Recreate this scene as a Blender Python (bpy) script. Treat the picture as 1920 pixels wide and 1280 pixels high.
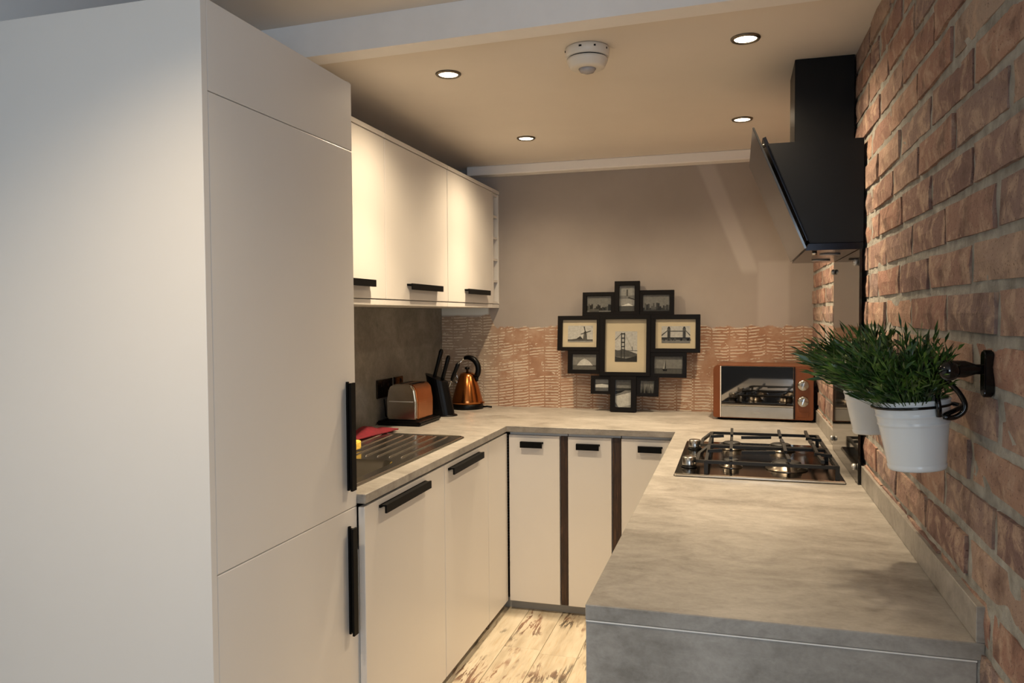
import bpy, bmesh, math, random
from mathutils import Vector, Matrix
random.seed(7)
scene = bpy.context.scene
for o in list(bpy.data.objects): bpy.data.objects.remove(o)
COL = scene.collection

# ------------------------------------------------------------------ camera
cam_d = bpy.data.cameras.new('camera'); cam = bpy.data.objects.new('camera', cam_d); COL.objects.link(cam)
cr = Vector((0.96003676, 0.2797865, -0.00699553)); cu = Vector((-0.00273438, 0.03437075, 0.99940541)); cf = Vector((-0.27986058, 0.9594468, -0.03376223))
cam.matrix_world = Matrix(((cr.x, cu.x, -cf.x, 0.98143), (cr.y, cu.y, -cf.y, -3.27228), (cr.z, cu.z, -cf.z, 1.40024), (0, 0, 0, 1)))
cam_d.sensor_width = 36.0; cam_d.lens = 1446.05 / 1920 * 36; cam_d.clip_start = 0.02
scene.camera = cam

# ------------------------------------------------------------------ world, daylight, exposure
world = bpy.data.worlds.new('world'); scene.world = world; world.use_nodes = True
bg = world.node_tree.nodes['Background']; bg.inputs[0].default_value = (0.62, 0.78, 1.0, 1); bg.inputs[1].default_value = 1.0
vs = scene.view_settings
vs.view_transform = 'Standard'; vs.look = 'None'; vs.gamma = 1.0; vs.use_curve_mapping = False
vs.exposure = 0.46
WIN = (0.75, 2.65, 0.95, 2.15)            # the window in the rear wall, behind the camera: x0, x1, z0, z1
def area(name, loc, rot, sx, sy, power, col):
    l = bpy.data.lights.new(name, 'AREA'); l.shape = 'RECTANGLE'; l.size = sx; l.size_y = sy; l.energy = power; l.color = col
    o = bpy.data.objects.new(name, l); COL.objects.link(o); o.location = loc; o.rotation_euler = rot; return o
area('window_daylight', ((WIN[0]+WIN[1])/2, -5.212, (WIN[2]+WIN[3])/2), (math.radians(90), 0, 0), 1.8, 1.1, 21, (0.76, 0.88, 1.0))
WIN2 = (-4.55, -3.15, 0.95, 2.15)         # a second window in the side wall: y0, y1, z0, z1
area('side_window_daylight', (2.962, (WIN2[0]+WIN2[1])/2, (WIN2[2]+WIN2[3])/2), (0, math.radians(90), 0), 1.1, 1.3, 18, (0.72, 0.86, 1.0))
SPOT_POWER = 29.0; BEAM_POWER = 40.0; SPOT_COL = (1.0, 0.785, 0.52)

# ------------------------------------------------------------------ measures
ZF = 0.073; W = 0.91; T = 0.0265; YB = 0.705; XL = -0.589; XR = 0.7357; XB = 1.336; YP = 1.998
L = 1.361; LF = 1.978; CEIL = 2.19; CEIL2 = 2.272; XU = -0.247; XF = -0.026

# ------------------------------------------------------------------ materials
def srgb(r, g, b):
    f = lambda c: ((c/255)/12.92 if c/255 <= 0.04045 else (((c/255)+0.055)/1.055)**2.4)
    return (f(r), f(g), f(b), 1)
class N:
    """small node-graph helper"""
    def __init__(s, name):
        s.m = bpy.data.materials.new(name); s.m.use_nodes = True; s.t = s.m.node_tree
        s.b = s.t.nodes['Principled BSDF']
    def new(s, typ, **kw):
        n = s.t.nodes.new(typ)
        for k, v in kw.items(): setattr(n, k, v)
        return n
    def inp(s, sock, v):
        if isinstance(v, bpy.types.NodeSocket): s.t.links.new(v, sock)
        else: sock.default_value = v
    def set(s, **kw):
        for k, v in kw.items(): s.inp(s.b.inputs[k.replace('_', ' ')], v)
        return s
    def pos(s): return s.new('ShaderNodeNewGeometry').outputs['Position']
    def xyz(s, v=None):
        n = s.new('ShaderNodeSeparateXYZ'); s.inp(n.inputs[0], v or s.pos()); return n.outputs
    def scale(s, v, sc):
        n = s.new('ShaderNodeMapping'); s.inp(n.inputs[0], v); n.inputs['Scale'].default_value = sc; return n.outputs[0]
    def noise(s, v, scale, detail=4, rough=0.55, dist=0.0):
        n = s.new('ShaderNodeTexNoise'); s.inp(n.inputs['Vector'], v); n.inputs['Scale'].default_value = scale
        n.inputs['Detail'].default_value = detail; n.inputs['Roughness'].default_value = rough; n.inputs['Distortion'].default_value = dist
        return n.outputs['Fac']
    def math(s, op, a, b=0.0, c=0.0, clamp=False):
        n = s.new('ShaderNodeMath', operation=op, use_clamp=clamp)
        s.inp(n.inputs[0], a); s.inp(n.inputs[1], b); s.inp(n.inputs[2], c); return n.outputs[0]
    def ramp(s, fac, stops):
        n = s.new('ShaderNodeValToRGB'); s.inp(n.inputs[0], fac); e = n.color_ramp.elements
        while len(e) < len(stops): e.new(0.5)
        for i, (p, c) in enumerate(stops): e[i].position = p; e[i].color = c
        return n.outputs[0]
    def smooth(s, v, a, b):
        n = s.new('ShaderNodeMapRange', interpolation_type='SMOOTHSTEP'); s.inp(n.inputs[0], v); n.inputs[1].default_value = a; n.inputs[2].default_value = b
        return n.outputs[0]
    def mix(s, f, a, b, mode='MIX'):
        n = s.new('ShaderNodeMix', data_type='RGBA', blend_type=mode); s.inp(n.inputs['Factor'], f)
        s.inp(n.inputs[6], a); s.inp(n.inputs[7], b); return n.outputs[2]
    def bump(s, h, strength=0.3, dist=0.002):
        n = s.new('ShaderNodeBump'); s.inp(n.inputs['Height'], h); n.inputs['Strength'].default_value = strength; n.inputs['Distance'].default_value = dist
        s.t.links.new(n.outputs[0], s.b.inputs['Normal']); return s
M = {}
def plain(name, rgb, rough=0.5, metal=0.0, var=0.06, vscale=14, spec=0.5, coat=0.0):
    n = N(name); c = srgb(*rgb)
    f = n.noise(n.pos(), vscale, 3)
    d = tuple(max(0, x*(1-var)) for x in c[:3]) + (1,); l = tuple(min(1, x*(1+var)) for x in c[:3]) + (1,)
    n.set(Base_Color=n.ramp(f, [(0.3, d), (0.7, l)]), Roughness=rough, Metallic=metal, Specular_IOR_Level=spec, Coat_Weight=coat)
    M[name] = n.m; return n
plain('cabinet_white', (216, 212, 207), 0.36, var=0.012, vscale=3)
plain('cabinet_edge', (228, 226, 222), 0.4, var=0.01)
plain('handle_black', (8, 8, 9), 0.5, spec=0.12)
plain('black_plastic', (6, 6, 7), 0.35, spec=0.18)
plain('black_gloss', (8, 8, 9), 0.12)
plain('black_matt', (12, 12, 13), 0.4, spec=0.2)
plain('cast_iron', (9, 9, 9), 0.5)
plain('steel', (186, 184, 178), 0.22, 1.0, var=0.05, vscale=40)
plain('steel_polished', (215, 212, 205), 0.09, 1.0, var=0.02)
plain('hob_steel', (92, 86, 78), 0.15, 1.0, var=0.04)
plain('burner_metal', (120, 112, 102), 0.3, 1.0)
plain('copper', (182, 114, 62), 0.2, 1.0, var=0.06, vscale=30)
plain('copper_paint', (126, 72, 40), 0.32, 0.6, var=0.05, vscale=30)
plain('toaster_steel', (200, 190, 174), 0.2, 1.0, var=0.08, vscale=30)
plain('ceiling_paint', (226, 218, 208), 0.9, var=0.02, vscale=4)
plain('wall_paint', (206, 208, 210), 0.85, var=0.03, vscale=5)
plain('rear_paint', (72, 68, 64), 0.8)
plain('beam_paint', (240, 237, 234), 0.8, var=0.02)
plain('plinth_grey', (150, 150, 148), 0.4, var=0.03)
plain('plastic_white', (222, 216, 206), 0.35, var=0.02)
plain('lens_grey', (170, 165, 165), 0.15)
plain('pot_enamel', (226, 230, 232), 0.25, var=0.02)
plain('cloth_red', (118, 18, 34), 0.9, var=0.25, vscale=60)
plain('sponge_yellow', (232, 196, 84), 0.95, var=0.2, vscale=120)
plain('soil', (22, 17, 12), 0.95, var=0.4, vscale=80)
plain('socket_nickel', (48, 46, 44), 0.22, 0.9)
plain('bezel_bronze', (120, 112, 100), 0.3, 1.0)
plain('frame_black', (12, 9, 8), 0.4, spec=0.15)
plain('mat_cream', (172, 161, 136), 0.6, var=0.03)
plain('foil_dark', (30, 30, 34), 0.2, 0.8)
plain('oven_glass', (158, 156, 154), 0.03, 1.0, var=0.0)
n = plain('hood_glass', (30, 29, 28), 0.12, spec=0.8)
n = plain('splash_glass', (62, 58, 52), 0.05, 0.55, var=0.02)
plain('chrome_satin', (205, 203, 198), 0.3, 0.5)
plain('skirting', (215, 214, 210), 0.5)
plain('window_frame_white', (235, 235, 235), 0.4)

def print_grey(name, v): plain(name, (v, v, int(v*0.97)), 0.12, var=0.14, vscale=90)
for k in (25, 45, 70, 100, 130, 160, 190): print_grey('print_%d' % k, k)

n = N('lamp_lens'); n.set(Base_Color=(1, 0.95, 0.85, 1), Emission_Color=(1.0, 0.84, 0.60, 1), Emission_Strength=14.0); M['lamp_lens'] = n.m

def laminate(name, dark, mid, light, stretch=(1.0, 1.7, 1.7), rough=0.42):
    n = N(name); p = n.pos()
    a = n.noise(n.scale(p, stretch), 4.2, 7, 0.62, 0.8)
    b = n.noise(n.scale(p, (1, 1.9, 1.9)), 26, 5, 0.7, 0.5)
    c = n.noise(p, 160, 2)
    f = n.math('ADD', n.math('MULTIPLY', a, 0.6), n.math('ADD', n.math('MULTIPLY', b, 0.3), n.math('MULTIPLY', c, 0.1)))
    n.set(Base_Color=n.ramp(f, [(0.36, srgb(*dark)), (0.5, srgb(*mid)), (0.62, srgb(*light))]), Roughness=rough)
    n.bump(c, 0.05, 0.001); M[name] = n.m
laminate('laminate', (122, 117, 110), (150, 145, 138), (170, 165, 158))
laminate('laminate_board', (92, 90, 85), (112, 109, 103), (130, 127, 120), (1, 1.6, 1.6))

# brick: a colour per brick, then blotches, soot and pale smears
n = N('brick'); p = n.pos()
rnd = n.new('ShaderNodeObjectInfo').outputs['Random']
base = n.ramp(rnd, [(0.0, srgb(118, 94, 90)), (0.2, srgb(154, 118, 103)), (0.4, srgb(129, 110, 106)), (0.6, srgb(165, 132, 114)), (0.8, srgb(143, 104, 92)), (1.0, srgb(162, 143, 129))])
blotch = n.noise(p, 22, 5, 0.65, 0.5)
c1 = n.mix(n.math('MULTIPLY', n.smooth(blotch, 0.46, 0.66), 0.85), base, srgb(182, 156, 136))
c1 = n.mix(n.math('MULTIPLY', n.smooth(n.noise(p, 13, 4, 0.6), 0.52, 0.72), 0.75), c1, srgb(92, 68, 61))
c1 = n.mix(n.math('MULTIPLY', n.smooth(n.noise(n.scale(p, (1, 2, 0.6)), 30, 4, 0.7, 1.2), 0.62, 0.74), 0.5), c1, srgb(209, 187, 165))
c1 = n.mix(n.math('MULTIPLY', n.smooth(n.noise(p, 240, 2), 0.62, 0.7), 0.7), c1, srgb(68, 44, 37))
n.set(Base_Color=c1, Roughness=0.9)
n.bump(n.math('ADD', n.noise(p, 60, 6, 0.7), n.noise(p, 18, 3)), 0.75, 0.006); M['brick'] = n.m
n = N('mortar'); p = n.pos()
n.set(Base_Color=n.ramp(n.noise(p, 25, 5, 0.6), [(0.3, srgb(127, 125, 118)), (0.55, srgb(160, 158, 151)), (0.75, srgb(182, 180, 173))]), Roughness=0.95)
n.bump(n.noise(p, 70, 6, 0.7), 0.8, 0.006); M['mortar'] = n.m

# whitewashed, worn floor boards
n = N('floor_plank'); p = n.pos(); rnd = n.new('ShaderNodeObjectInfo').outputs['Random']
off = n.new('ShaderNodeVectorMath', operation='ADD'); n.inp(off.inputs[0], p)
cx = n.new('ShaderNodeCombineXYZ'); n.inp(cx.inputs[0], n.math('MULTIPLY', rnd, 37.0)); n.inp(cx.inputs[1], n.math('MULTIPLY', rnd, 19.0)); n.inp(off.inputs[1], cx.outputs[0])
q = off.outputs[0]
g1 = n.noise(n.scale(q, (9, 1.2, 1)), 5.5, 6, 0.7, 0.8)
g2 = n.noise(n.scale(q, (30, 1.6, 1)), 6, 4, 0.6, 0.3)
patch = n.noise(n.scale(q, (2.2, 1, 1)), 3.2, 3, 0.5)
col = n.ramp(n.noise(n.scale(q, (3, .6, 1)), 6, 5), [(0.3, srgb(160, 148, 128)), (0.5, srgb(184, 173, 153)), (0.7, srgb(200, 190, 172))])
col = n.mix(n.math('MULTIPLY', n.smooth(g2, 0.52, 0.66), 0.4), col, srgb(168, 142, 108))
wear = n.math('MULTIPLY', n.smooth(g1, 0.50, 0.56), n.smooth(patch, 0.47, 0.58))
wc = n.ramp(n.noise(q, 5, 2), [(0.42, srgb(40, 32, 26)), (0.6, srgb(108, 66, 44))])
col = n.mix(n.math('MULTIPLY', wear, 0.85), col, wc)
n.set(Base_Color=col, Roughness=0.5); n.bump(g1, 0.2, 0.002); M['floor_plank'] = n.m
plain('floor_base', (70, 56, 42), 0.9)
n = N('dark_wood'); p = n.pos()
n.set(Base_Color=n.ramp(n.noise(n.scale(p, (30, 30, 1.6)), 5, 5, 0.65, 0.6), [(0.35, srgb(30, 18, 12)), (0.55, srgb(58, 38, 26)), (0.7, srgb(92, 66, 46))]), Roughness=0.45); M['dark_wood'] = n.m

# back wall: taupe paint above, a stripped band with combed tile adhesive below, patches of filler
n = N('back_wall'); p = n.pos(); X, Y_, Z = n.xyz(p)
paint = n.ramp(n.noise(p, 3, 4), [(0.3, srgb(152, 143, 136)), (0.7, srgb(163, 154, 147))])
col_id = n.math('FLOOR', n.math('DIVIDE', n.math('ADD', X, n.math('MULTIPLY', n.noise(n.scale(p, (0, 0, 1)), 9, 2), 0.02)), 0.086))
wn = n.new('ShaderNodeTexWhiteNoise', noise_dimensions='1D'); n.inp(wn.inputs['W'], col_id); rv = wn.outputs['Value']
fx = n.math('FRACT', n.math('DIVIDE', X, 0.086))
row = n.math('FLOOR', n.math('DIVIDE', Z, 0.13))
wn2 = n.new('ShaderNodeTexWhiteNoise', noise_dimensions='2D'); cxy = n.new('ShaderNodeCombineXYZ'); n.inp(cxy.inputs[0], col_id); n.inp(cxy.inputs[1], row); n.inp(wn2.inputs['Vector'], cxy.outputs[0])
tilt = n.math('MULTIPLY', n.math('SUBTRACT', rv, 0.62), 0.22)
wob = n.math('MULTIPLY', n.noise(p, 30, 2), 0.006)
ph = n.math('ADD', n.math('ADD', Z, n.math('MULTIPLY', X, tilt)), wob)
tri = n.math('PINGPONG', n.math('DIVIDE', ph, 0.0155), 0.5)
line = n.smooth(tri, 0.26, 0.36)
gapc = n.math('MULTIPLY', n.smooth(fx, 0.02, 0.07), n.math('SUBTRACT', 1.0, n.smooth(fx, 0.95, 0.99)))
worn = n.math('SUBTRACT', 1.0, n.math('MULTIPLY', n.smooth(n.noise(n.scale(p, (1, 1, 1.5)), 10, 3, 0.6, 0.5), 0.48, 0.55), n.smooth(Z, 0.98, 1.10)))
frag = n.smooth(n.noise(n.scale(p, (1, 1, 2)), 42, 4), 0.34, 0.44)
ridge = n.math('MULTIPLY', n.math('MULTIPLY', line, gapc), n.math('MULTIPLY', worn, frag))
smear = n.math('MULTIPLY', n.smooth(n.noise(n.scale(p, (1, 1, 2.2)), 26, 3, 0.5, 0.6), 0.66, 0.70), 0.9)
ridge = n.math('MAXIMUM', ridge, smear)
plaster = n.ramp(n.noise(p, 9, 6, 0.65), [(0.3, srgb(142, 106, 84)), (0.5, srgb(160, 124, 100)), (0.68, srgb(176, 148, 126))])
plaster = n.mix(n.math('MULTIPLY', n.math('SUBTRACT', 1.0, n.smooth(X, -0.36, -0.2)), 0.7), plaster, srgb(160, 148, 132))
band = n.mix(n.math('MULTIPLY', ridge, 0.8), plaster, srgb(214, 202, 184))
edge = n.math('ADD', n.math('MULTIPLY', n.noise(n.scale(p, (1, 1, 0.2)), 22, 4), 0.05), 1.312)
edge = n.math('ADD', edge, n.math('MULTIPLY', n.math('SUBTRACT', 1.0, n.smooth(X, -0.31, -0.26)), 0.062))
inband = n.math('SUBTRACT', 1.0, n.smooth(n.math('SUBTRACT', Z, edge), -0.006, 0.006))
def box_mask(x0, x1, z0, z1, s=0.006):
    a = n.math('MULTIPLY', n.smooth(X, x0-s, x0+s), n.math('SUBTRACT', 1.0, n.smooth(X, x1-s, x1+s)))
    b = n.math('MULTIPLY', n.smooth(Z, z0-s, z0+s), n.math('SUBTRACT', 1.0, n.smooth(Z, z1-s, z1+s)))
    return n.math('MULTIPLY', a, b)
sh = n.math('ADD', X, n.math('MULTIPLY', n.math('SUBTRACT', Z, 2.15), 0.395))   # slanting strip of filler
sm = n.math('MULTIPLY', n.math('MULTIPLY', n.smooth(sh, 0.775, 0.80), n.math('SUBTRACT', 1.0, n.smooth(sh, 0.855, 0.885))), n.smooth(Z, 1.58, 1.63))
patchm = n.math('MAXIMUM', n.math('MULTIPLY', sm, 0.75), n.math('MULTIPLY', box_mask(1.08, 1.225, 1.30, 1.655, 0.012), 0.55))
paint = n.mix(n.math('MULTIPLY', patchm, 0.8), paint, srgb(184, 176, 171))
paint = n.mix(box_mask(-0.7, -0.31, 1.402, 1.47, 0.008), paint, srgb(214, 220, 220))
n.set(Base_Color=n.mix(inband, paint, band), Roughness=0.88)
n.bump(n.math('MULTIPLY', ridge, inband), 0.5, 0.003); M['back_wall'] = n.m

n = N('leaf'); rnd = n.new('ShaderNodeTexNoise'); n.inp(rnd.inputs['Vector'], n.pos()); rnd.inputs['Scale'].default_value = 45
n.set(Base_Color=n.ramp(rnd.outputs['Fac'], [(0.32, srgb(18, 40, 16)), (0.5, srgb(44, 78, 28)), (0.68, srgb(98, 126, 52))]), Roughness=0.38); M['leaf'] = n.m
n = N('window_pane'); n.set(Base_Color=(0.9, 0.95, 1, 1), Roughness=0.0, Transmission_Weight=1.0, IOR=1.02); M['window_pane'] = n.m

# ------------------------------------------------------------------ mesh helpers
class MB:
    def __init__(s): s.bm = bmesh.new()
    def box(s, x0, x1, y0, y1, z0, z1, bev=0.0, mi=0, mat=None, seg=1):
        b = bmesh.new(); bmesh.ops.create_cube(b, size=1)
        for v in b.verts: v.co = Vector(((x0+x1)/2 + v.co.x*(x1-x0), (y0+y1)/2 + v.co.y*(y1-y0), (z0+z1)/2 + v.co.z*(z1-z0)))
        if bev: bmesh.ops.bevel(b, geom=b.edges[:], offset=bev, segments=seg, affect='EDGES', profile=0.5)
        return s.merge(b, mi, mat)
    def merge(s, b, mi=0, mat=None):
        if mat: bmesh.ops.transform(b, matrix=mat, verts=b.verts)
        for f in b.faces: f.material_index = mi
        me = bpy.data.meshes.new('t'); b.to_mesh(me); b.free(); s.bm.from_mesh(me); bpy.data.meshes.remove(me); return s
    def poly(s, pts, faces, mi=0):
        vs_ = [s.bm.verts.new(p) for p in pts]
        for f in faces:
            try: fc = s.bm.faces.new([vs_[i] for i in f]); fc.material_index = mi
            except ValueError: pass
        return s
    def prism(s, prof, a0, a1, axis='Y', mi=0, bev=0.0):
        """closed profile extruded along axis; profile given in the two other axes, in x,y,z order"""
        b = bmesh.new()
        mk = {'Y': lambda p, a: (p[0], a, p[1]), 'X': lambda p, a: (a, p[0], p[1]), 'Z': lambda p, a: (p[0], p[1], a)}[axis]
        A = [b.verts.new(mk(p, a0)) for p in prof]; B = [b.verts.new(mk(p, a1)) for p in prof]; k = len(prof)
        b.faces.new(A[::-1]); b.faces.new(B)
        for i in range(k): b.faces.new((A[i], A[(i+1) % k], B[(i+1) % k], B[i]))
        bmesh.ops.recalc_face_normals(b, faces=b.faces)
        if bev: bmesh.ops.bevel(b, geom=b.edges[:], offset=bev, segments=2, affect='EDGES')
        return s.merge(b, mi)
    def lathe(s, prof, c=(0, 0, 0), seg=32, mi=0, mat=None, sx=1, sy=1):
        b = bmesh.new(); rings = []
        for r, z in prof:
            if r < 1e-6: rings.append([b.verts.new((c[0], c[1], c[2]+z))])
            else: rings.append([b.verts.new((c[0]+sx*r*math.cos(2*math.pi*i/seg), c[1]+sy*r*math.sin(2*math.pi*i/seg), c[2]+z)) for i in range(seg)])
        for A, B in zip(rings, rings[1:]):
            for i in range(seg):
                j = (i+1) % seg
                q = [A[i % len(A)], A[j % len(A)], B[j % len(B)], B[i % len(B)]]
                u = []
                for v in q:
                    if v not in u: u.append(v)
                if len(u) > 2: b.faces.new(u)
        for f in b.faces: f.smooth = True
        bmesh.ops.recalc_face_normals(b, faces=b.faces)
        return s.merge(b, mi, mat)
    def tube(s, pts, r, seg=10, mi=0, closed=False):
        pts = [Vector(p) for p in pts]; k = len(pts); rr = r if isinstance(r, (list, tuple)) else [r]*k
        b = bmesh.new(); rings = []; up = None
        for i, p in enumerate(pts):
            d = (pts[(i+1) % k]-pts[i-1]) if closed else (pts[min(i+1, k-1)]-pts[max(i-1, 0)])
            d.normalize()
            if up is None: up = d.orthogonal().normalized()
            up = (up - d*up.dot(d)).normalized(); sd = d.cross(up)
            rings.append([b.verts.new(p + rr[i]*(up*math.cos(2*math.pi*a/seg)+sd*math.sin(2*math.pi*a/seg))) for a in range(seg)])
        for i in range(k if closed else k-1):
            A, B = rings[i], rings[(i+1) % k]
            for a in range(seg): b.faces.new((A[a], A[(a+1) % seg], B[(a+1) % seg], B[a]))
        if not closed: b.faces.new(rings[0][::-1]); b.faces.new(rings[-1])
        for f in b.faces: f.smooth = True
        bmesh.ops.recalc_face_normals(b, faces=b.faces)
        return s.merge(b, mi)
    def cyl(s, a, b, r, seg=16, mi=0): return s.tube([a, b], r, seg, mi)
    def mesh(s, name, mats):
        me = bpy.data.meshes.new(name); s.bm.to_mesh(me); s.bm.free()
        for m in (mats if isinstance(mats, (list, tuple)) else [mats]): me.materials.append(M[m])
        return me
    def build(s, name, mats, parent=None, kind=None, label=None, cat=None, group=None, smooth=False, loc=None):
        me = s.mesh(name, mats)
        if smooth:
            for f in me.polygons: f.use_smooth = True
        o = bpy.data.objects.new(name, me); COL.objects.link(o)
        if parent is not None:
            o.parent = parent; o.matrix_parent_inverse = Matrix.Translation(-parent.location) if parent.type == 'EMPTY' and parent.rotation_euler.z == 0 else Matrix()
        tag(o, label, cat, group, kind); return o
def tag(o, label=None, cat=None, group=None, kind=None):
    if label: o['label'] = label
    if cat: o['category'] = cat
    if group: o['group'] = group
    if kind: o['kind'] = kind
def thing(name, label, cat, loc=(0, 0, 0), group=None, rz=0.0):
    o = bpy.data.objects.new(name, None); COL.objects.link(o); o.location = loc; o.rotation_euler.z = rz; o.empty_display_size = 0.05
    tag(o, label, cat, group); return o
def cells(xs, ys, keep, z0, z1):
    """slab made of the kept cells of an uneven grid, outer faces only"""
    mb = MB(); V = {}
    def v(i, j, z):
        if (i, j, z) not in V: V[(i, j, z)] = mb.bm.verts.new((xs[i], ys[j], z))
        return V[(i, j, z)]
    for i in range(len(xs)-1):
        for j in range(len(ys)-1):
            if not keep(i, j): continue
            mb.bm.faces.new((v(i, j, z1), v(i+1, j, z1), v(i+1, j+1, z1), v(i, j+1, z1)))
            mb.bm.faces.new((v(i, j+1, z0), v(i+1, j+1, z0), v(i+1, j, z0), v(i, j, z0)))
            for di, dj, a, b in ((0, -1, (i, j), (i+1, j)), (0, 1, (i+1, j+1), (i, j+1)), (-1, 0, (i, j+1), (i, j)), (1, 0, (i+1, j), (i+1, j+1))):
                ni, nj = i+di, j+dj
                if 0 <= ni < len(xs)-1 and 0 <= nj < len(ys)-1 and keep(ni, nj): continue
                mb.bm.faces.new((v(*a, z0), v(*b, z0), v(*b, z1), v(*a, z1)))
    return mb
def rrect(x0, x1, y0, y1, r, k=5):
    out = []
    for cx_, cy_, a0 in ((x1-r, y1-r, 0), (x0+r, y1-r, 90), (x0+r, y0+r, 180), (x1-r, y0+r, 270)):
        for i in range(k+1):
            a = math.radians(a0+90*i/k); out.append((cx_+r*math.cos(a), cy_+r*math.sin(a)))
    return out

# ------------------------------------------------------------------ setting
S = 'structure'
floor = MB().box(-0.7, 3.0, -5.3, 0.8, -0.05, ZF-0.012).build('floor', 'floor_base', kind=S)
pm = {}
px = 0.0865 - 0.1525*5
x = px; ci = 0
while x < 2.95:
    y = -5.2 - random.random()*1.0
    if abs(x-0.0865) < 0.01: y = -0.347 - 1.22*4
    while y < 0.74:
        y0, y1 = max(y, -5.2), min(y+1.22, 0.74)
        if y1-y0 > 0.05:
            x1 = min(x+0.1525, 2.95); x0 = max(x, -0.6)
            if x1-x0 > 0.02:
                key = (round(x1-x0, 3), round(y1-y0, 3))
                if key not in pm: pm[key] = MB().box(-(x1-x0)/2+.0008, (x1-x0)/2-.0008, -(y1-y0)/2+.0008, (y1-y0)/2-.0008, -0.012, 0, 0.0012).mesh('plank', 'floor_plank')
                o = bpy.data.objects.new('plank', pm[key]); COL.objects.link(o); o.parent = floor; o.location = ((x0+x1)/2, (y0+y1)/2, ZF)
        y += 1.22
    x += 0.1525
MB().box(-0.75, 1.45, YB, YB+0.12, -0.05, 2.45).build('wall_back', 'back_wall', kind=S)
MB().box(XL-0.12, XL, -5.3, YB, -0.05, 2.45).build('wall_left', 'wall_paint', kind=S)
MB().box(1.46, 3.0, -2.87, -2.75, -0.05, 2.45).build('wall_return', 'wall_paint', kind=S)
def window(axis, a0, a1, z0, z1, w0, w1, name):
    def bx(mb, a, b, d0, d1, c, d): return mb.box(a, b, d0, d1, c, d) if axis == 'X' else mb.box(d0, d1, a, b, c, d)
    f0, f1 = (w0+.03, w0+.09) if axis == 'X' else (w1-.09, w1-.03)
    wf = MB(); m = (a0+a1)/2
    for q in ((a0, a0+.05, z0, z1), (a1-.05, a1, z0, z1), (a0+.05, a1-.05, z0, z0+.05), (a0+.05, a1-.05, z1-.05, z1), (m-.03, m+.03, z0+.05, z1-.05)): bx(wf, q[0], q[1], f0, f1, q[2], q[3])
    wo = wf.build(name, 'window_frame_white', kind=S)
    for p0, p1 in ((a0+.05, m-.03), (m+.03, a1-.05)):
        mb = MB(); bx(mb, p0, p1, (f0+f1)/2-.002, (f0+f1)/2+.002, z0+.05, z1-.05); mb.build('pane', 'window_pane', wo)
mb = MB(); y0, y1, z0, z1 = WIN2
mb.box(2.95, 3.07, -5.2, y0, -0.05, 2.45).box(2.95, 3.07, y1, -2.75, -0.05, 2.45).box(2.95, 3.07, y0, y1, -0.05, z0).box(2.95, 3.07, y0, y1, z1, 2.45)
mb.build('wall_side', 'wall_paint', kind=S)
window('Y', y0, y1, z0, z1, 2.95, 3.07, 'window_2')
mb = MB(); x0, x1, z0, z1 = WIN
mb.box(-0.75, x0, -5.32, -5.2, -0.05, 2.45).box(x1, 3.07, -5.32, -5.2, -0.05, 2.45).box(x0, x1, -5.32, -5.2, -0.05, z0).box(x0, x1, -5.32, -5.2, z1, 2.45)
mb.build('wall_rear', 'rear_paint', kind=S)
window('X', x0, x1, z0, z1, -5.32, -5.2, 'window_1')
MB().box(-0.75, 1.47, -1.19, YB+.1, CEIL, 2.45).build('ceiling', 'ceiling_paint', kind=S)
MB().box(-0.75, 3.07, -5.3, -1.19, CEIL2, 2.45).build('ceiling', 'ceiling_paint', kind=S)
bt = MB(); bt.prism([(-0.585, -1.192), (-0.585, -1.118), (1.33, -1.205), (1.33, -1.279)], 2.174, CEIL2, 'Z'); bt.build('trim_1', 'beam_paint', kind=S)
MB().box(-0.40, 1.335, 0.625, YB, 2.142, CEIL, 0.004).build('trim_2', 'beam_paint', kind=S)

# brick wall: mortar core and single bricks
mb = MB(); rg = random.Random(5); ny_, nz_ = 150, 100; P = []
for j in range(nz_+1):
    for i in range(ny_+1): P.append((1.3352+rg.uniform(-.0016, .0016), -2.75+(YB+2.75)*i/ny_, -.05+2.5*j/nz_))
mb.poly(P, [(j*(ny_+1)+i, (j+1)*(ny_+1)+i, (j+1)*(ny_+1)+i+1, j*(ny_+1)+i+1) for j in range(nz_) for i in range(ny_)])
for f in mb.bm.faces: f.smooth = True
mb.box(1.338, 1.46, -2.75, YB, -0.05, 2.45)
wall_r = mb.build('wall_right', 'mortar', kind=S)
MB().box(1.3255, 1.340, -YP+.002, -YP+.02, ZF, W+.052, .002).build('mortar_fillet', 'mortar', wall_r)
def brick_mesh(seed):
    rg = random.Random(seed); b = bmesh.new(); bmesh.ops.create_cube(b, size=1)
    bmesh.ops.subdivide_edges(b, edges=[e for e in b.edges if abs(e.verts[0].co.y-e.verts[1].co.y) > .5], cuts=2)
    bmesh.ops.subdivide_edges(b, edges=[e for e in b.edges if abs(e.verts[0].co.z-e.verts[1].co.z) > .5], cuts=1)
    for v in b.verts:
        if v.co.x < 0:   # the face towards the room: worn, chamfered, uneven
            ey = 0.494 if abs(v.co.y) > .45 else abs(v.co.y); ez = 0.475 if abs(v.co.z) > .45 else abs(v.co.z)
            if abs(v.co.y) > .45: v.co.y = math.copysign(ey + rg.uniform(-.012, .006), v.co.y)
            if abs(v.co.z) > .45: v.co.z = math.copysign(ez + rg.uniform(-.035, .02), v.co.z)
            v.co.x = -.5 + rg.uniform(-.05, .05) + (.07 if (abs(v.co.y) > .4 or abs(v.co.z) > .35) else 0)
    for f in b.faces: f.smooth = False
    mb = MB(); mb.merge(b); return mb.mesh('brick', 'brick')
bmesh_var = [brick_mesh(k) for k in range(10)]
PB = 0.2765; CH = 0.0765; J0 = 1.437
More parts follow.
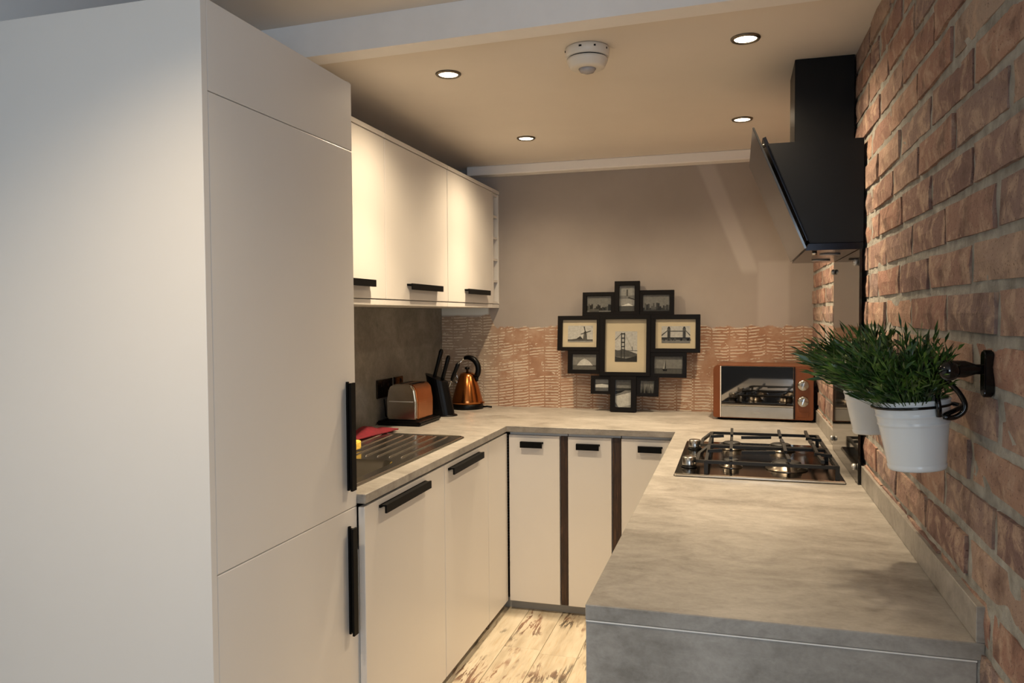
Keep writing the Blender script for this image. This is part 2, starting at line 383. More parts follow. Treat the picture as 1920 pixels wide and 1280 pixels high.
for nrow in range(-11, 10):
    zb = J0 + nrow*CH; zt = min(zb+CH, 2.272)
    first = -2.05 if nrow % 2 else -1.921
    first -= PB*3
    y = first + random.uniform(-.012, .012)
    while y < YB-0.02:
        ln = PB + random.uniform(-.014, .014)
        hdr = y > -1.15 and random.random() < .3
        if hdr: ln = PB/2
        y0, y1 = max(y, -2.74), min(y+ln, YB-.002); y += ln
        if y1-y0 < 0.05: continue
        if y0 > -1.95 and zt < W-0.06: continue        # behind the fitted units
        if y0 < -2.62 or (zb < 0.66 and y0 > -1.9) or zb < .6: continue
        zc = (zb+zt)/2
        o = bpy.data.objects.new('brick', random.choice(bmesh_var)); COL.objects.link(o); o.parent = wall_r
        jt = random.uniform(.012, .017)
        o.location = (1.351 + random.uniform(-.0025, .0025), (y0+y1)/2, zc); o.scale = (.044, y1-y0-jt, zt-zb-jt*.85)
        o.rotation_euler = (random.uniform(-.006, .006), 0, random.uniform(-.008, .008))

# ------------------------------------------------------------------ handles
def handle(parent, c, along, out, up, length, h=0.024, d=0.024):
    """folded metal pull: a plate held off the door with a flange and two end tabs"""
    a, o_, u = Vector(along), Vector(out), Vector(up); mb = MB(); b = bmesh.new(); t = .0035
    def slab(a0, a1, o0, o1, u0, u1):
        P = [Vector(c)+a*i+o_*j+u*k for i in (a0, a1) for j in (o0, o1) for k in (u0, u1)]
        vs_ = [b.verts.new(p) for p in P]
        for f in ((0, 1, 3, 2), (4, 6, 7, 5), (0, 4, 5, 1), (2, 3, 7, 6), (0, 2, 6, 4), (1, 5, 7, 3)): b.faces.new([vs_[i] for i in f])
    hl = length/2
    slab(-hl, hl, d-.006, d, -h/2, h/2); slab(-hl+.003, hl-.003, 0, d-.005, h/2-.006, h/2-.001); slab(-hl-.002, hl+.002, 0, .006, h/2-.009, h/2-.001)
    bmesh.ops.recalc_face_normals(b, faces=b.faces); mb.merge(b)
    return mb.build('handle', 'handle_black', parent, label='black metal pull handle')
def child_of(o, p):   # keep world coordinates under a mesh parent at the origin
    o.parent = p; return o

# ------------------------------------------------------------------ tall fridge housing
t = thing('fridge_cabinet', 'tall off-white fridge cabinet with long black vertical handles', 'cabinet', (-0.3, -1.67, ZF))
MB().box(XL+.002, XF+.001, -LF, -LF+.018, ZF, 2.034, .0008).build('side_panel', 'cabinet_white', t)
MB().box(XL+.002, XF-.003, -L-.018, -L-.001, ZF, 2.034, .0008).build('side_panel', 'cabinet_white', t)
MB().box(XL+.002, XF-.025, -LF+.019, -L-.019, ZF+.09, 2.018).build('body', 'cabinet_edge', t)
MB().box(XL+.002, XF-.07, -LF+.019, -L-.019, ZF, ZF+.089).build('plinth', 'plinth_grey', t)
for z0, z1, nm in ((1.851, 2.030, 'door'), (0.8795, 1.848, 'door'), (0.118, 0.8765, 'door')):
    d = MB().box(XF-.020, XF, -LF+.0195, -L-.0005, z0-.001, z1+.0008, .0022, seg=2).build(nm, 'cabinet_white', t)
    if z0 > 1.8: continue
    zc = 1.078 if z0 > .5 else .686
    h = handle(d, (XF, -1.418, zc), (0, 0, 1), (1, 0, 0), (0, 1, 0), .29)

# ------------------------------------------------------------------ base units
def base_left(name, label, y0, y1, hc=None, door=True, top=W-T-.002):
    t = thing(name, label, 'cabinet', (-0.3, (y0+y1)/2, ZF), 'base units along the sink side')
    MB().box(XL+.02, -.026, y0+.001, y1-.001, .12, top).build('body', 'cabinet_edge', t)
    d = MB().box(-.024, -.004, y0+.0015, y1-.0015, .118, .874, .0018, seg=2).build('door' if door else 'filler_panel', 'cabinet_white', t)
    if hc: handle(d, (-.004, hc, .848), (0, 1, 0), (1, 0, 0), (0, 0, 1), .338)
    return t
base_left('base_cabinet', 'off-white base cabinet under the sink, next to the fridge cabinet', -L+.001, -.753, -1.10, top=.755)
base_left('base_cabinet', 'off-white base cabinet under the drainer, middle of the sink side', -.752, -.258, -.548)
base_left('corner_filler', 'narrow off-white filler panel beside the inner corner of the units', -.257, .018, None, False)
MB().box(-.075, -.06, -L, .078, ZF, .117).build('plinth', 'plinth_grey', label='kick plinth in shadow under the sink-side base cabinets', cat='plinth')
def base_back(label, x0, x1, s0, s1, hx):
    t = thing('base_cabinet', label, 'cabinet', ((x0+x1)/2, .36, ZF), 'base units along the back wall')
    MB().box(x0+.001, max(x1, s1 or x1)-.001, .042, YB-.03, .12, W-T-.002).build('body', 'cabinet_edge', t)
    d = MB().box(x0+.0015, x1-.0015, .02, .04, .118, .868, .0018, seg=2).build('door', 'cabinet_white', t)
    handle(d, (hx, .02, .828), (1, 0, 0), (0, -1, 0), (0, 0, 1), .10, .026, .022)
    if s0: MB().box(s0, s1, .026, .041, .118, .868, .001).build('infill_strip', 'dark_wood', t, label='dark stained wood strip')
base_back('off-white base cabinet by the inner left corner of the back run', .002, .236, .238, .269, .110)
base_back('off-white base cabinet between the two dark wood strips', .271, .465, .467, .503, .362)
base_back('off-white base cabinet partly hidden by the hob-side worktop', .505, .735, None, None, .629)
MB().box(-.055, .76, .06, .075, ZF, .117).build('plinth', 'plinth_grey', label='grey kick plinth under the back base cabinets', cat='plinth')
# hob side: end panel faces the camera, doors face the aisle
t = thing('peninsula_cabinet', 'base cabinet run under the hob with grey concrete-look end panel', 'cabinet', (1.04, -1.0, ZF))
MB().box(XR+.001, XB-.011, -YP+.001, -YP+.019, ZF, W-T-.0025, .0008).build('end_panel', 'laminate', t, label='grey concrete-look end panel')
MB().box(XR+.001, XB-.011, -YP-.0004, -YP+.019, W-T-.0023, W-T-.0003).build('edge_strip', 'cabinet_edge', t, label='pale edging strip')
MB().box(XR+.045, XB-.03, -YP+.02, .0, .12, W-T-.002).build('body', 'cabinet_edge', t)
MB().box(XR+.08, XB-.03, -YP+.02, .0, ZF, .119).build('plinth', 'plinth_grey', t)
for k in range(3):
    y0 = -YP+.022 + k*.655
    d = MB().box(XR+.022, XR+.042, y0, y0+.652, .118, .868, .0018).build('door', 'cabinet_white', t)
    handle(d, (XR+.022, y0+.326, .845), (0, 1, 0), (-1, 0, 0), (0, 0, 1), .338)

# ------------------------------------------------------------------ worktop
SK = (-.43, -.105, -1.285, -.885)
xs = [XL+.001, SK[0], SK[1], 0.0, XR, XB]; ys = [-YP, -L+.0005, SK[2], SK[3], 0.0, YB-.001]
def keep(i, j):
    if j == 4: return True
    if i == 4: return True
    return i <= 2 and j >= 1 and not (i == 1 and j == 2)
wt = cells(xs, ys, keep, W-T, W)
wt = wt.build('worktop', 'laminate', label='U-shaped concrete-look worktop running round the kitchen', cat='worktop')
bv = wt.modifiers.new('bevel', 'BEVEL'); bv.width = .0015; bv.segments = 1; bv.limit_method = 'ANGLE'
MB().box(XB-.013, XB+.004, -YP, YB-.002, W+.0005, W+.055, .001).build('upstand', 'laminate', label='low grey upstand along the foot of the brick wall', cat='upstand')
MB().box(XL+.0005, XL+.008, -L, YB-.001, W+.0005, 1.44).build('splashback_board', 'laminate_board', label='dark grey concrete-look splashback board behind the toaster', cat='splashback')

# ------------------------------------------------------------------ wall units
def wall_unit(label, y0, y1, hc):
    t = thing('wall_cabinet', label, 'cabinet', (-.42, (y0+y1)/2, 1.441), 'wall cabinets over the sink')
    MB().box(XL+.001, XU-.022, y0+.0005, y1-.0005, 1.462, 2.045).build('body', 'cabinet_edge', t)
    MB().box(XL+.001, XU-.002, y0+.0005, y1-.0005, 1.441, 1.460, .001).build('light_pelmet', 'cabinet_white', t)
    MB().box(XL+.001, XU+.003, y0+.0005, y1-.0005, 2.0465, 2.063, .001).build('top_board', 'cabinet_white', t)
    d = MB().box(XU-.020, XU, y0+.0015, y1-.0015, 1.463, 2.044, .0018, seg=2).build('door', 'cabinet_white', t)
    handle(d, (XU, hc, 1.515), (0, 1, 0), (1, 0, 0), (0, 0, 1), .325)
wall_unit('off-white wall cabinet half hidden behind the fridge cabinet', -1.31, -.697, -.985)
wall_unit('off-white wall cabinet in the middle of the row over the sink', -.696, -.066, -.345)
wall_unit('off-white wall cabinet next to the narrow open rack', -.065, .588, .315)
t = thing('wine_rack', 'narrow open off-white wine rack at the end of the wall cabinets', 'rack', (-.42, .647, 1.441))
MB().box(XL+.001, XU, .589, .603, 1.463, 2.044).build('side_panel', 'cabinet_white', t)
MB().box(XL+.001, XU, .690, .703, 1.463, 2.044).build('side_panel', 'cabinet_white', t)
MB().box(XL+.001, XL+.012, .604, .689, 1.463, 2.044).build('back_panel', 'cabinet_white', t)
MB().box(XL+.001, XU-.002, .589, .703, 1.441, 1.460).build('light_pelmet', 'cabinet_white', t)
MB().box(XL+.001, XU+.003, .589, .703, 2.0465, 2.063).build('top_board', 'cabinet_white', t)
for k in range(6): MB().box(XL+.013, XU-.004, .604, .689, 1.463+k*.1135, 1.463+k*.1135+.012).build('shelf', 'cabinet_white', t)

# ------------------------------------------------------------------ downlights
def downlight(x, y, z, label, power=SPOT_POWER, cone=150, beam=BEAM_POWER):
    t = thing('downlight', label, 'light', (x, y, z), 'recessed ceiling downlights')
    MB().lathe([(.031, -.003), (.033, -.006), (.039, -.006), (.042, -.002), (.042, 0), (.031, 0), (.031, -.003)], (x, y, z-.0005), 36).build('bezel', 'bezel_bronze', t, label='metal bezel')
    MB().lathe([(0, -.0025), (.0315, -.0025), (.0315, -.0005), (0, -.0005)], (x, y, z-.0005), 32).build('lens', 'lamp_lens', t, label='glowing lamp lens')
    for pw, cn, nm in ((power, cone, 'downlight_spill'), (beam, 84, 'downlight_beam')):
        if not pw: continue
        l = bpy.data.lights.new(nm, 'SPOT'); l.energy = pw; l.color = SPOT_COL; l.spot_size = math.radians(cn); l.spot_blend = 1.0; l.shadow_soft_size = .025
        o = bpy.data.objects.new(nm, l); COL.objects.link(o); o.parent = t; o.location = (0, 0, -.012)
downlight(.075, -.885, CEIL, 'glowing downlight nearest the tall fridge cabinet')
downlight(.078, .072, CEIL, 'glowing downlight over the far end of the wall cabinets')
downlight(1.003, -.935, CEIL, 'glowing downlight to the right of the smoke detector, near the brick wall')
downlight(1.0, .02, CEIL, 'glowing downlight beyond the extractor chimney, near the back wall')
downlight(.10, -2.52, CEIL2, 'glowing downlight in the front ceiling near the fridge side panel', 46, 124, 0)
# smoke detector
t = thing('smoke_detector', 'round white smoke detector on the kitchen ceiling', 'detector', (.553, -.985, CEIL))
cx_, cy_ = .553, -.985
MB().lathe([(0, 0), (.063, 0), (.0655, -.004), (.0645, -.026), (.060, -.029), (0, -.029)], (cx_, cy_, CEIL-.0005), 40).build('base_ring', 'plastic_white', t)
MB().lathe([(0, -.0295), (.057, -.0295), (.057, -.033), (0, -.033)], (cx_, cy_, CEIL), 40).build('slot', 'black_matt', t)
MB().lathe([(0, -.0335), (.061, -.0335), (.060, -.040), (.052, -.056), (.046, -.060), (.030, -.0605), (0, -.0605)], (cx_, cy_, CEIL), 40).build('cover', 'plastic_white', t)
MB().lathe([(0, -.061), (.026, -.061), (.020, -.070), (.008, -.074), (0, -.0745)], (cx_, cy_, CEIL), 28).build('sensor_dome', 'lens_grey', t)
for a in (200, 262, 300, 340): MB().box(cx_+.0625*math.cos(math.radians(a))-.004, cx_+.0625*math.cos(math.radians(a))+.004, cy_+.0645*math.sin(math.radians(a))-.002, cy_+.0645*math.sin(math.radians(a))+.002, CEIL-.014, CEIL-.009).build('vent_mark', 'black_matt', t)

# ------------------------------------------------------------------ extractor hood
t = thing('extractor_hood', 'black slanted extractor hood with glass front on the brick wall', 'hood', (1.2, -.59, 1.59))
YH0, YH1 = -.885, -.285
MB().prism([(1.183, 1.602), (1.066, 1.896), (1.326, 1.896), (1.326, 1.602)], YH0, YH1, 'Y', bev=.002).build('body', 'black_matt', t)
MB().prism([(1.172, 1.582), (1.180, 1.601), (1.326, 1.601), (1.326, 1.582)], YH0+.004, YH1-.004, 'Y').build('lower_tray', 'foil_dark', t)
MB().box(1.153, 1.325, -.692, -.47, 1.897, CEIL-.001, .001).build('chimney', 'black_matt', t)
dx, dz = (1.166-1.023), (1.594-1.944); ln = math.hypot(dx, dz); nx, nz = -dz/ln, dx/ln  # unit normal towards the wall side
def gl(s_, o_): return (1.023+dx*s_+nx*o_, 1.944+dz*s_+nz*o_)
MB().prism([gl(0, 0), gl(1.02, 0), gl(1.02, .006), gl(0, .006)], YH0-.002, YH1+.012, 'Y', bev=.001).build('glass_panel', 'hood_glass', t, label='smoked glass front panel')
MB().prism([gl(.10, .016), gl(.97, .016), gl(.97, .026), gl(.10, .026)], YH0+.012, YH1-.012, 'Y').build('filter_panel', 'foil_dark', t)
for y in (YH0+.05, YH1-.05):
    for s_ in (.14, .92):
        a, b = gl(s_, .0065), gl(s_, .03); MB().cyl((a[0], y, a[1]), (b[0], y, b[1]), .006, 12).build('standoff', 'steel_polished', t)
MB().cyl((1.20, YH0+.05, 1.5815), (1.20, YH0+.05, 1.572), .007, 12).build('control_knob', 'steel_polished', t)
for y in (-.72, -.45): MB().lathe([(0, 0), (.03, 0), (.03, -.004), (0, -.004)], (1.255, y, 1.5815), 24).build('lamp_cover', 'lens_grey', t)

# ------------------------------------------------------------------ glass splashback on studs
t = thing('glass_splashback', 'smoky glass splashback on steel studs behind the hob', 'splashback', (1.317, -.59, W))
MB().box(1.314, 1.320, -.895, -.29, W+.001, 1.581, .0006).build('glass_sheet', 'splash_glass', t)
MB().box(1.3138, 1.3205, -.8972, -.8953, W+.001, 1.581).build('dark_edge', 'black_gloss', t, label='black near edge of the glass')
for y, z in ((-.862, 1.545), (-.325, 1.545), (-.862, .955), (-.325, .955)):
    MB().lathe([(0, .012), (.006, .0115), (.0095, .008), (.0095, .001), (.006, 0), (0, 0)], (0, 0, 0), 20, mat=Matrix.Translation((1.3135, y, z)) @ Matrix.Rotation(math.radians(-90), 4, 'Y')).build('stud', 'chrome_satin', t, label='polished steel stud')

# ------------------------------------------------------------------ hob
t = thing('gas_hob', 'stainless gas hob with black pan supports in the worktop', 'hob', (1.04, -.585, W))
HX0, HX1, HY0, HY1 = .797, 1.285, -.905, -.265
mb = MB(); A = rrect(HX0, HX1, HY0, HY1, .012); B = rrect(HX0+.003, HX1-.003, HY0+.003, HY1-.003, .010); C_ = rrect(HX0+.014, HX1-.014, HY0+.014, HY1-.014, .008)
k = len(A); pts = [(x, y, W+.0004) for x, y in A]+[(x, y, W+.007) for x, y in B]+[(x, y, W+.0085) for x, y in C_]
fs = [(i, (i+1) % k, k+(i+1) % k, k+i) for i in range(k)]+[(k+i, k+(i+1) % k, 2*k+(i+1) % k, 2*k+i) for i in range(k)]+[tuple(range(2*k, 3*k)), tuple(range(k-1, -1, -1))]
mb.poly(pts, fs).build('hob_plate', 'hob_steel', t)
MB().box(HX0+.004, HX1-.004, HY0-.003, HY0+.010, W+.0006, W+.0092, .0025).build('front_trim', 'steel_polished', t)
for (x, y) in ((.838, -.79), (.838, -.45)):
    kb = MB().lathe([(0, .030), (.018, .030), (.0205, .028), (.0215, .006), (.0215, .0), (0, 0)], (x, y, W+.012), 28).build('control_knob', 'steel', t, label='brushed steel knob')
    MB().lathe([(0, .0035), (.0245, .0035), (.0255, 0), (0, 0)], (x, y, W+.0085), 28).build('knob_collar', 'black_plastic', kb)
for (x, y, r) in ((1.13, -.755, .050), (1.13, -.415, .040), (.965, -.755, .028), (.965, -.415, .036)):
    b = MB().lathe([(r*1.25, 0), (r*1.25, .003), (r*.95, .006), (r*.92, .016), (0, .016), (0, 0), (r*1.25, 0)], (x, y, W+.009), 36).build('burner', 'burner_metal', t)
    MB().lathe([(0, .008), (r*.7, .008), (r*.86, .005), (r*.86, 0), (0, 0)], (x, y, W+.0255), 32).build('burner_cap', 'cast_iron', b)
def grate(y0, y1, xs_):
    g = MB(); z = W+.056; x0, x1 = .893, 1.262; r = .0048
    def bar(a, b, r=r):
        a = Vector(a); b = Vector(b); d = (b-a).normalized(); sd = d.cross(Vector((0, 0, 1)));
        if sd.length < .01: sd = Vector((1, 0, 0))
        sd.normalize(); u = sd.cross(d); P = [p+sd*i*r+u*j*r for p in (a, b) for i, j in ((-1, -1), (1, -1), (1, 1), (-1, 1))]
        g.poly(P, [(0, 1, 2, 3), (7, 6, 5, 4), (0, 4, 5, 1), (1, 5, 6, 2), (2, 6, 7, 3), (3, 7, 4, 0)])
    for y in (y0, y1):
        bar((x0, y, z-.012), (x1, y, z-.012))
        for x in (x0, x1): bar((x, y, z-.008), (x, y, W+.0087), .0058)
    for x in (x0, x1): bar((x, y0, z-.012), (x, y1, z-.012))
    bar((x0, y0, z-.012), (x0-.03, (y0+y1)/2-.06, z-.026)); bar((x0-.03, (y0+y1)/2-.06, z-.026), (x0-.03, (y0+y1)/2+.06, z-.026)); bar((x0-.03, (y0+y1)/2+.06, z-.026), (x0, y1, z-.012))
    ym = (y0+y1)/2
    for x in xs_:   # fingers, rising towards the burner
        bar((x, y0-.004, z+.003), (x, ym-.028, z-.003))
        bar((x, y1+.004, z+.003), (x, ym+.028, z-.003))
    for xa, xb in ((x0, x0+.045), (xs_[0]+.032, xs_[1]-.032), (x1, x1-.05)): bar((xa, ym, z-.004), (xb, ym, z))
    g.build('pan_support', 'cast_iron', t, label='black cast pan support')
grate(-.882, -.594, (.965, 1.13, 1.222)); grate(-.576, -.290, (.965, 1.13, 1.222))

# ------------------------------------------------------------------ mini oven
t = thing('mini_oven', 'copper mini oven with mirror door in the back corner', 'oven', (0, 0, 0))
OX0, OX1, OZ0, OZ1, OY = -.218, .218, .922, 1.163, 0.0
om = []
om.append(MB().prism([(OX0+.003, OZ0), (OX1-.003, OZ0), (OX1-.003, OZ1-.012), (OX1-.014, OZ1), (OX0+.014, OZ1), (OX0+.003, OZ1-.012)], OY+.012, OY+.27, 'Y', bev=.003).build('body', 'copper_paint', t))
fr = [(OX0, OZ0+.004), (OX0+.006, OZ0-.002), (OX1-.006, OZ0-.002), (OX1, OZ0+.004), (OX1, OZ1-.018), (OX1-.006, OZ1-.006), (OX1-.018, OZ1), (OX0+.018, OZ1), (OX0+.006, OZ1-.006), (OX0, OZ1-.018)]
om.append(MB().prism(fr, OY, OY+.0125, 'Y', bev=.002).build('front_frame', 'copper_paint', t, label='copper front frame'))
dr = MB().box(OX0+.036, OX0+.352, OY-.010, OY-.001, OZ0+.062, OZ1-.002, .002).build('door', 'oven_glass', t, label='mirror glass door')
MB().box(OX0+.036, OX0+.352, OY-.014, OY-.001, OZ0+.056, OZ0+.061, .001).build('door_trim', 'steel_polished', dr)
MB().box(OX0+.036, OX0+.352, OY-.012, OY-.001, OZ0+.002, OZ0+.055, .002).build('lower_panel', 'steel', t, label='brushed steel lower door panel')
MB().box(OX0+.0325, OX0+.0355, OY-.012, OY-.001, OZ0+.002, OZ1-.003).build('door_edge', 'cabinet_edge', t)
MB().box(OX0+.353, OX0+.358, OY-.008, OY-.001, OZ0+.002, OZ1-.003).build('dark_gap', 'black_matt', t)
for z in (1.078, 1.005):
    kb = MB().lathe([(0, .016), (.021, .016), (.0235, .013), (.0245, 0), (0, 0)], (0, 0, 0), 30, mat=Matrix.Translation((OX0+.392, OY-.0005, z)) @ Matrix.Rotation(math.radians(90), 4, 'X')).build('knob', 'steel', t, label='steel dial')
    MB().box(-.002, .002, -.0195, -.0165, -.015, .015, mat=Matrix.Translation((OX0+.392, OY, z)) @ Matrix.Rotation(math.radians(18), 4, 'Y')).build('pointer', 'steel_polished', kb)
MB().box(OX0+.368, OX0+.416, OY-.0015, OY-.0002, OZ0+.012, OZ0+.036, .0005).build('name_plate', 'copper_paint', t)
MB().box(OX0+.172, OX0+.212, OY-.0126, OY-.0119, OZ0+.0235, OZ0+.0265).build('maker_mark', 'plinth_grey', t, label='small unreadable lettering')
for x in (OX0+.03, OX1-.03):
    for y in (OY+.03, OY+.24): MB().cyl((x, y, W+.0004), (x, y, OZ0+.001), .012, 14).build('foot', 'black_plastic', t)
MB().box(OX0+.015, OX1-.01, OY+.014, OY+.26, OZ0-.004, OZ0-.0005).build('base_plate', 'black_plastic', t)
t.rotation_euler.z = math.radians(-4); t.location = (1.094, .415, 0)
for c in t.children: c.matrix_parent_inverse = Matrix()

# ------------------------------------------------------------------ sink
t = thing('sink', 'stainless sink with ridged drainer set in the worktop', 'sink', (-.27, -.82, W))
b = MB(); OUT = rrect(-.485, -.067, -1.325, -.345, .03); IN = rrect(SK[0]+.012, SK[1]-.012, SK[2]+.012, SK[3]-.012, .05)
bm = b.bm
def loop(pts, z): return [bm.verts.new((x, y, z)) for x, y in pts]
o0 = loop(OUT, W+.0004); o1 = loop(rrect(-.483, -.069, -1.323, -.347, .028), W+.004); i1 = loop(IN, W+.003)
ring = lambda A, B: [bm.faces.new((A[i], A[(i+1) % len(A)], B[(i+1) % len(B)], B[i])) for i in range(len(A))]
ring(o0, o1)
es = []
for Lp in (o1, i1):
    for i in range(len(Lp)): es.append(bm.edges.get((Lp[i], Lp[(i+1) % len(Lp)])) or bm.edges.new((Lp[i], Lp[(i+1) % len(Lp)])))
bmesh.ops.triangle_fill(bm, edges=es, use_beauty=True, normal=(0, 0, 1))
b.build('rim_plate', 'steel', t)
b = MB(); bm = b.bm
r0 = loop(IN, W+.003); r1 = loop(rrect(SK[0]+.020, SK[1]-.020, SK[2]+.020, SK[3]-.020, .045), W-.012); r2 = loop(rrect(SK[0]+.030, SK[1]-.030, SK[2]+.030, SK[3]-.030, .04), W-.135); r3 = loop(rrect(SK[0]+.06, SK[1]-.06, SK[2]+.06, SK[3]-.06, .03), W-.15)
ring(r0, r1); ring(r1, r2); ring(r2, r3); bm.faces.new(r3)
bw = b.build('bowl', 'steel', t, smooth=True)
MB().lathe([(0, .002), (.03, .003), (.035, 0), (0, 0)], (-.27, -1.09, W-.1495), 24).build('drain', 'steel_polished', bw)
for k in range(8):
    xa = -.125 - k*.045; xb = -.135 - k*.040*1.2
    if xb < -.47: break
    MB().tube([(xa, -.85, W+.0025), (xa-.002, -.835, W+.0045), (xb, -.39, W+.0045), (xb-.001, -.375, W+.0025)], .0032, 6).build('drainer_ridge', 'steel_polished', t)
MB().tube([(x, y, W+.0042) for x, y in rrect(-.476, -.076, -1.316, -.354, .026)], .003, 6, closed=True).build('rim_bead', 'steel_polished', t)

# red cloth and yellow sponge
random.seed(3)
mb = MB(); nx_, ny_ = 16, 22; P = []
for j in range(ny_+1):
    for i in range(nx_+1):
        u, v = i/nx_, j/ny_
        x = -.565 + u*(.115+.05*v) ; y = -.60 + v*.37 - .04*u
        z = W+.006 + .030*max(0, math.sin(u*2.7+.3)*math.sin(v*2.6+.3)) * (.55+.45*math.sin(v*9+u*4)) + .004*math.sin(u*17+v*6)
        P.append((x, y, max(z, W+.0135 if x > -.50 else W+.0065)))
mb.poly(P, [(j*(nx_+1)+i, j*(nx_+1)+i+1, (j+1)*(nx_+1)+i+1, (j+1)*(nx_+1)+i) for j in range(ny_) for i in range(nx_)])
o = mb.build('cleaning_cloth', 'cloth_red', label='crumpled red cloth behind the sink drainer', cat='cloth', smooth=True)
sm_ = o.modifiers.new('solid', 'SOLIDIFY'); sm_.thickness = .0055; sm_.offset = -1
sp = MB().box(-.405, -.330, -.845, -.74, W+.0085, W+.042, .008, seg=2); 
for v in sp.bm.verts: v.co += Vector((random.uniform(-.002, .002), random.uniform(-.003, .003), random.uniform(-.002, .002) if v.co.z > W+.02 else 0))
sp.build('sponge', 'sponge_yellow', label='yellow sponge on the sink beside the fridge cabinet', cat='sponge')

# sockets
def socket(y0, y1, label):
    t = thing('wall_socket', label, 'socket', (XL+.009, (y0+y1)/2, 1.03), 'sockets on the splashback board')
    MB().box(XL+.0085, XL+.016, y0, y1, 1.028, 1.112, .0015).build('plate', 'socket_nickel', t)
    k = 2 if y1-y0 > .12 else 1
    for i in range(k):
        yc = y0+(y1-y0)*(i+.5)/k
        for q in ((yc-.004, yc+.004, 1.078, 1.090), (yc-.014, yc-.007, 1.056, 1.062), (yc+.007, yc+.014, 1.056, 1.062)): MB().box(XL+.0155, XL+.0165, *q).build('pin_slot', 'black_plastic', t)
        MB().box(XL+.0155, XL+.019, yc+.016, yc+.026, 1.084, 1.102, .001).build('switch', 'black_plastic', t)
socket(-.113, .047, 'dark nickel double socket left of the toaster')
socket(.070, .165, 'dark nickel single socket just behind the toaster')

# ------------------------------------------------------------------ toaster
t = thing('toaster', 'steel and copper two-slot toaster by the sink', 'toaster', (-.47, .005, W))
TX0, TX1, TY0, TY1, TZ0, TZ1 = -.535, -.393, -.10, .105, W+.026, 1.094
prof = [(TX0, TZ0), (TX1, TZ0), (TX1+.001, TZ0+.08), (TX1-.008, TZ1-.022), (TX1-.022, TZ1-.004), (TX1-.034, TZ1), (TX0+.034, TZ1), (TX0+.022, TZ1-.004), (TX0+.008, TZ1-.022), (TX0-.001, TZ0+.08)]
MB().prism(prof, TY0+.022, TY1-.006, 'Y', bev=.003).build('body', 'copper', t, smooth=False)
inner = [(x+(.001 if x < (TX0+TX1)/2 else -.001), z-(.001 if z > 1 else 0)) for x, z in prof]
MB().prism(prof, TY0, TY0+.021, 'Y', bev=.006).build('front_shell', 'toaster_steel', t, label='brushed steel end shell')
MB().box(TX0+.012, TX1-.012, TY0-.0015, TY0+.0005, TZ0+.079, TZ0+.083).build('chrome_line', 'chrome_satin', t)
MB().prism([(-.575, -.125), (-.362, -.125), (-.362, .125), (-.575, .125)], W+.0005, W+.020, 'Z', bev=.006).build('base', 'black_plastic', t)
MB().box(TX0+.004, TX1-.004, TY0+.004, TY1-.008, W+.0195, TZ0+.0005).build('base_collar', 'black_plastic', t)
for x in (-.497, -.445): MB().box(x, x+.024, TY0+.045, TY1-.03, TZ1-.0005, TZ1+.0006).build('bread_slot', 'black_matt', t)
MB().box(-.475, -.452, TY1-.006, TY1+.012, 1.02, 1.034, .002).build('lever', 'black_plastic', t)
mb = MB(); mb.tube([(-.545, .06, W+.008), (-.572, .03, W+.006), (-.574, -.03, W+.03), (-.571, -.05, 1.02)], .003, 8); mb.build('power_cord', 'black_plastic', t)

# ------------------------------------------------------------------ knife block with knives
t = thing('knife_block', 'black oval knife block between toaster and kettle', 'knife block', (-.41, .27, W))
mb = MB(); b = bmesh.new(); rings = []
for s_, hw in ((0, .058), (.02, .056), (.5, .056), (1.0, .057)):
    z = W+.0006+s_*.185; ox = -.035*s_
    rings.append([b.verts.new((-.405+ox+hw*1.02*math.cos(a), .27+.042*math.sin(a), z + (.022*-math.cos(a) if s_ == 1.0 else 0))) for a in [2*math.pi*i/28 for i in range(28)]])
for A, B in zip(rings, rings[1:]):
    for i in range(28): b.faces.new((A[i], A[(i+1) % 28], B[(i+1) % 28], B[i]))
b.faces.new(rings[-1]); b.faces.new(rings[0][::-1]); mb.merge(b); mb.build('block', 'black_plastic', t)
MB().lathe([(0, .006), (.066, .006), (.070, .003), (.070, 0), (0, 0)], (-.405, .27, W+.0004), 32, sy=.75).build('foot_plate', 'black_plastic', t)
for i, (bx, tx, tz, yy) in enumerate(((-.462, -.418, 1.236, .285), (-.408, -.372, 1.206, .262), (-.365, -.328, 1.17, .28))):
    k = thing('kitchen_knife', ('longest black-handled knife, leftmost in the knife block', 'middle black-handled knife in the knife block', 'shortest black-handled knife in the block, behind the kettle handle')[i], 'knife', (bx, yy, 1.09), 'knives in the block')
    a = Vector((bx, yy, 1.085)); e = Vector((tx, yy, tz)); d = (e-a).normalized()
    MB().tube([a, a+d*.02, a+(e-a)*.5, e-d*.012, e], [.008, .010, .0095, .011, .007], 12).build('grip', 'black_plastic', k)
    MB().tube([a-d*.05, a-d*.001], .0035, 8).build('blade', 'steel', k)

# ------------------------------------------------------------------ kettle
t = thing('kettle', 'copper pyramid kettle with black loop handle in the corner', 'kettle', (-.385, .565, W))
kc = (-.387, .57, W)
MB().lathe([(0, .0005), (.082, .0005), (.084, .004), (.083, .022), (.080, .026), (0, .026)], kc, 40).build('base', 'black_plastic', t)
MB().lathe([(0, .027), (.081, .027), (.083, .036), (.080, .05), (.062, .115), (.044, .172), (.036, .186), (.022, .192), (0, .194)], kc, 48).build('body', 'copper', t)
MB().lathe([(0, .0), (.007, 0), (.006, .012), (.014, .018), (.012, .026), (0, .028)], (kc[0], kc[1], W+.193), 20).build('lid_knob', 'black_plastic', t)
hp = []
for i in range(19):
    a = math.radians(150 - 185*i/18); hp.append((kc[0]+.004+.058*math.cos(a), kc[1], W+.208+.062*math.sin(a)))
MB().tube(hp[4:], [.010+.005*min(1, i/5) for i in range(15)], 12).build('handle', 'black_plastic', t)
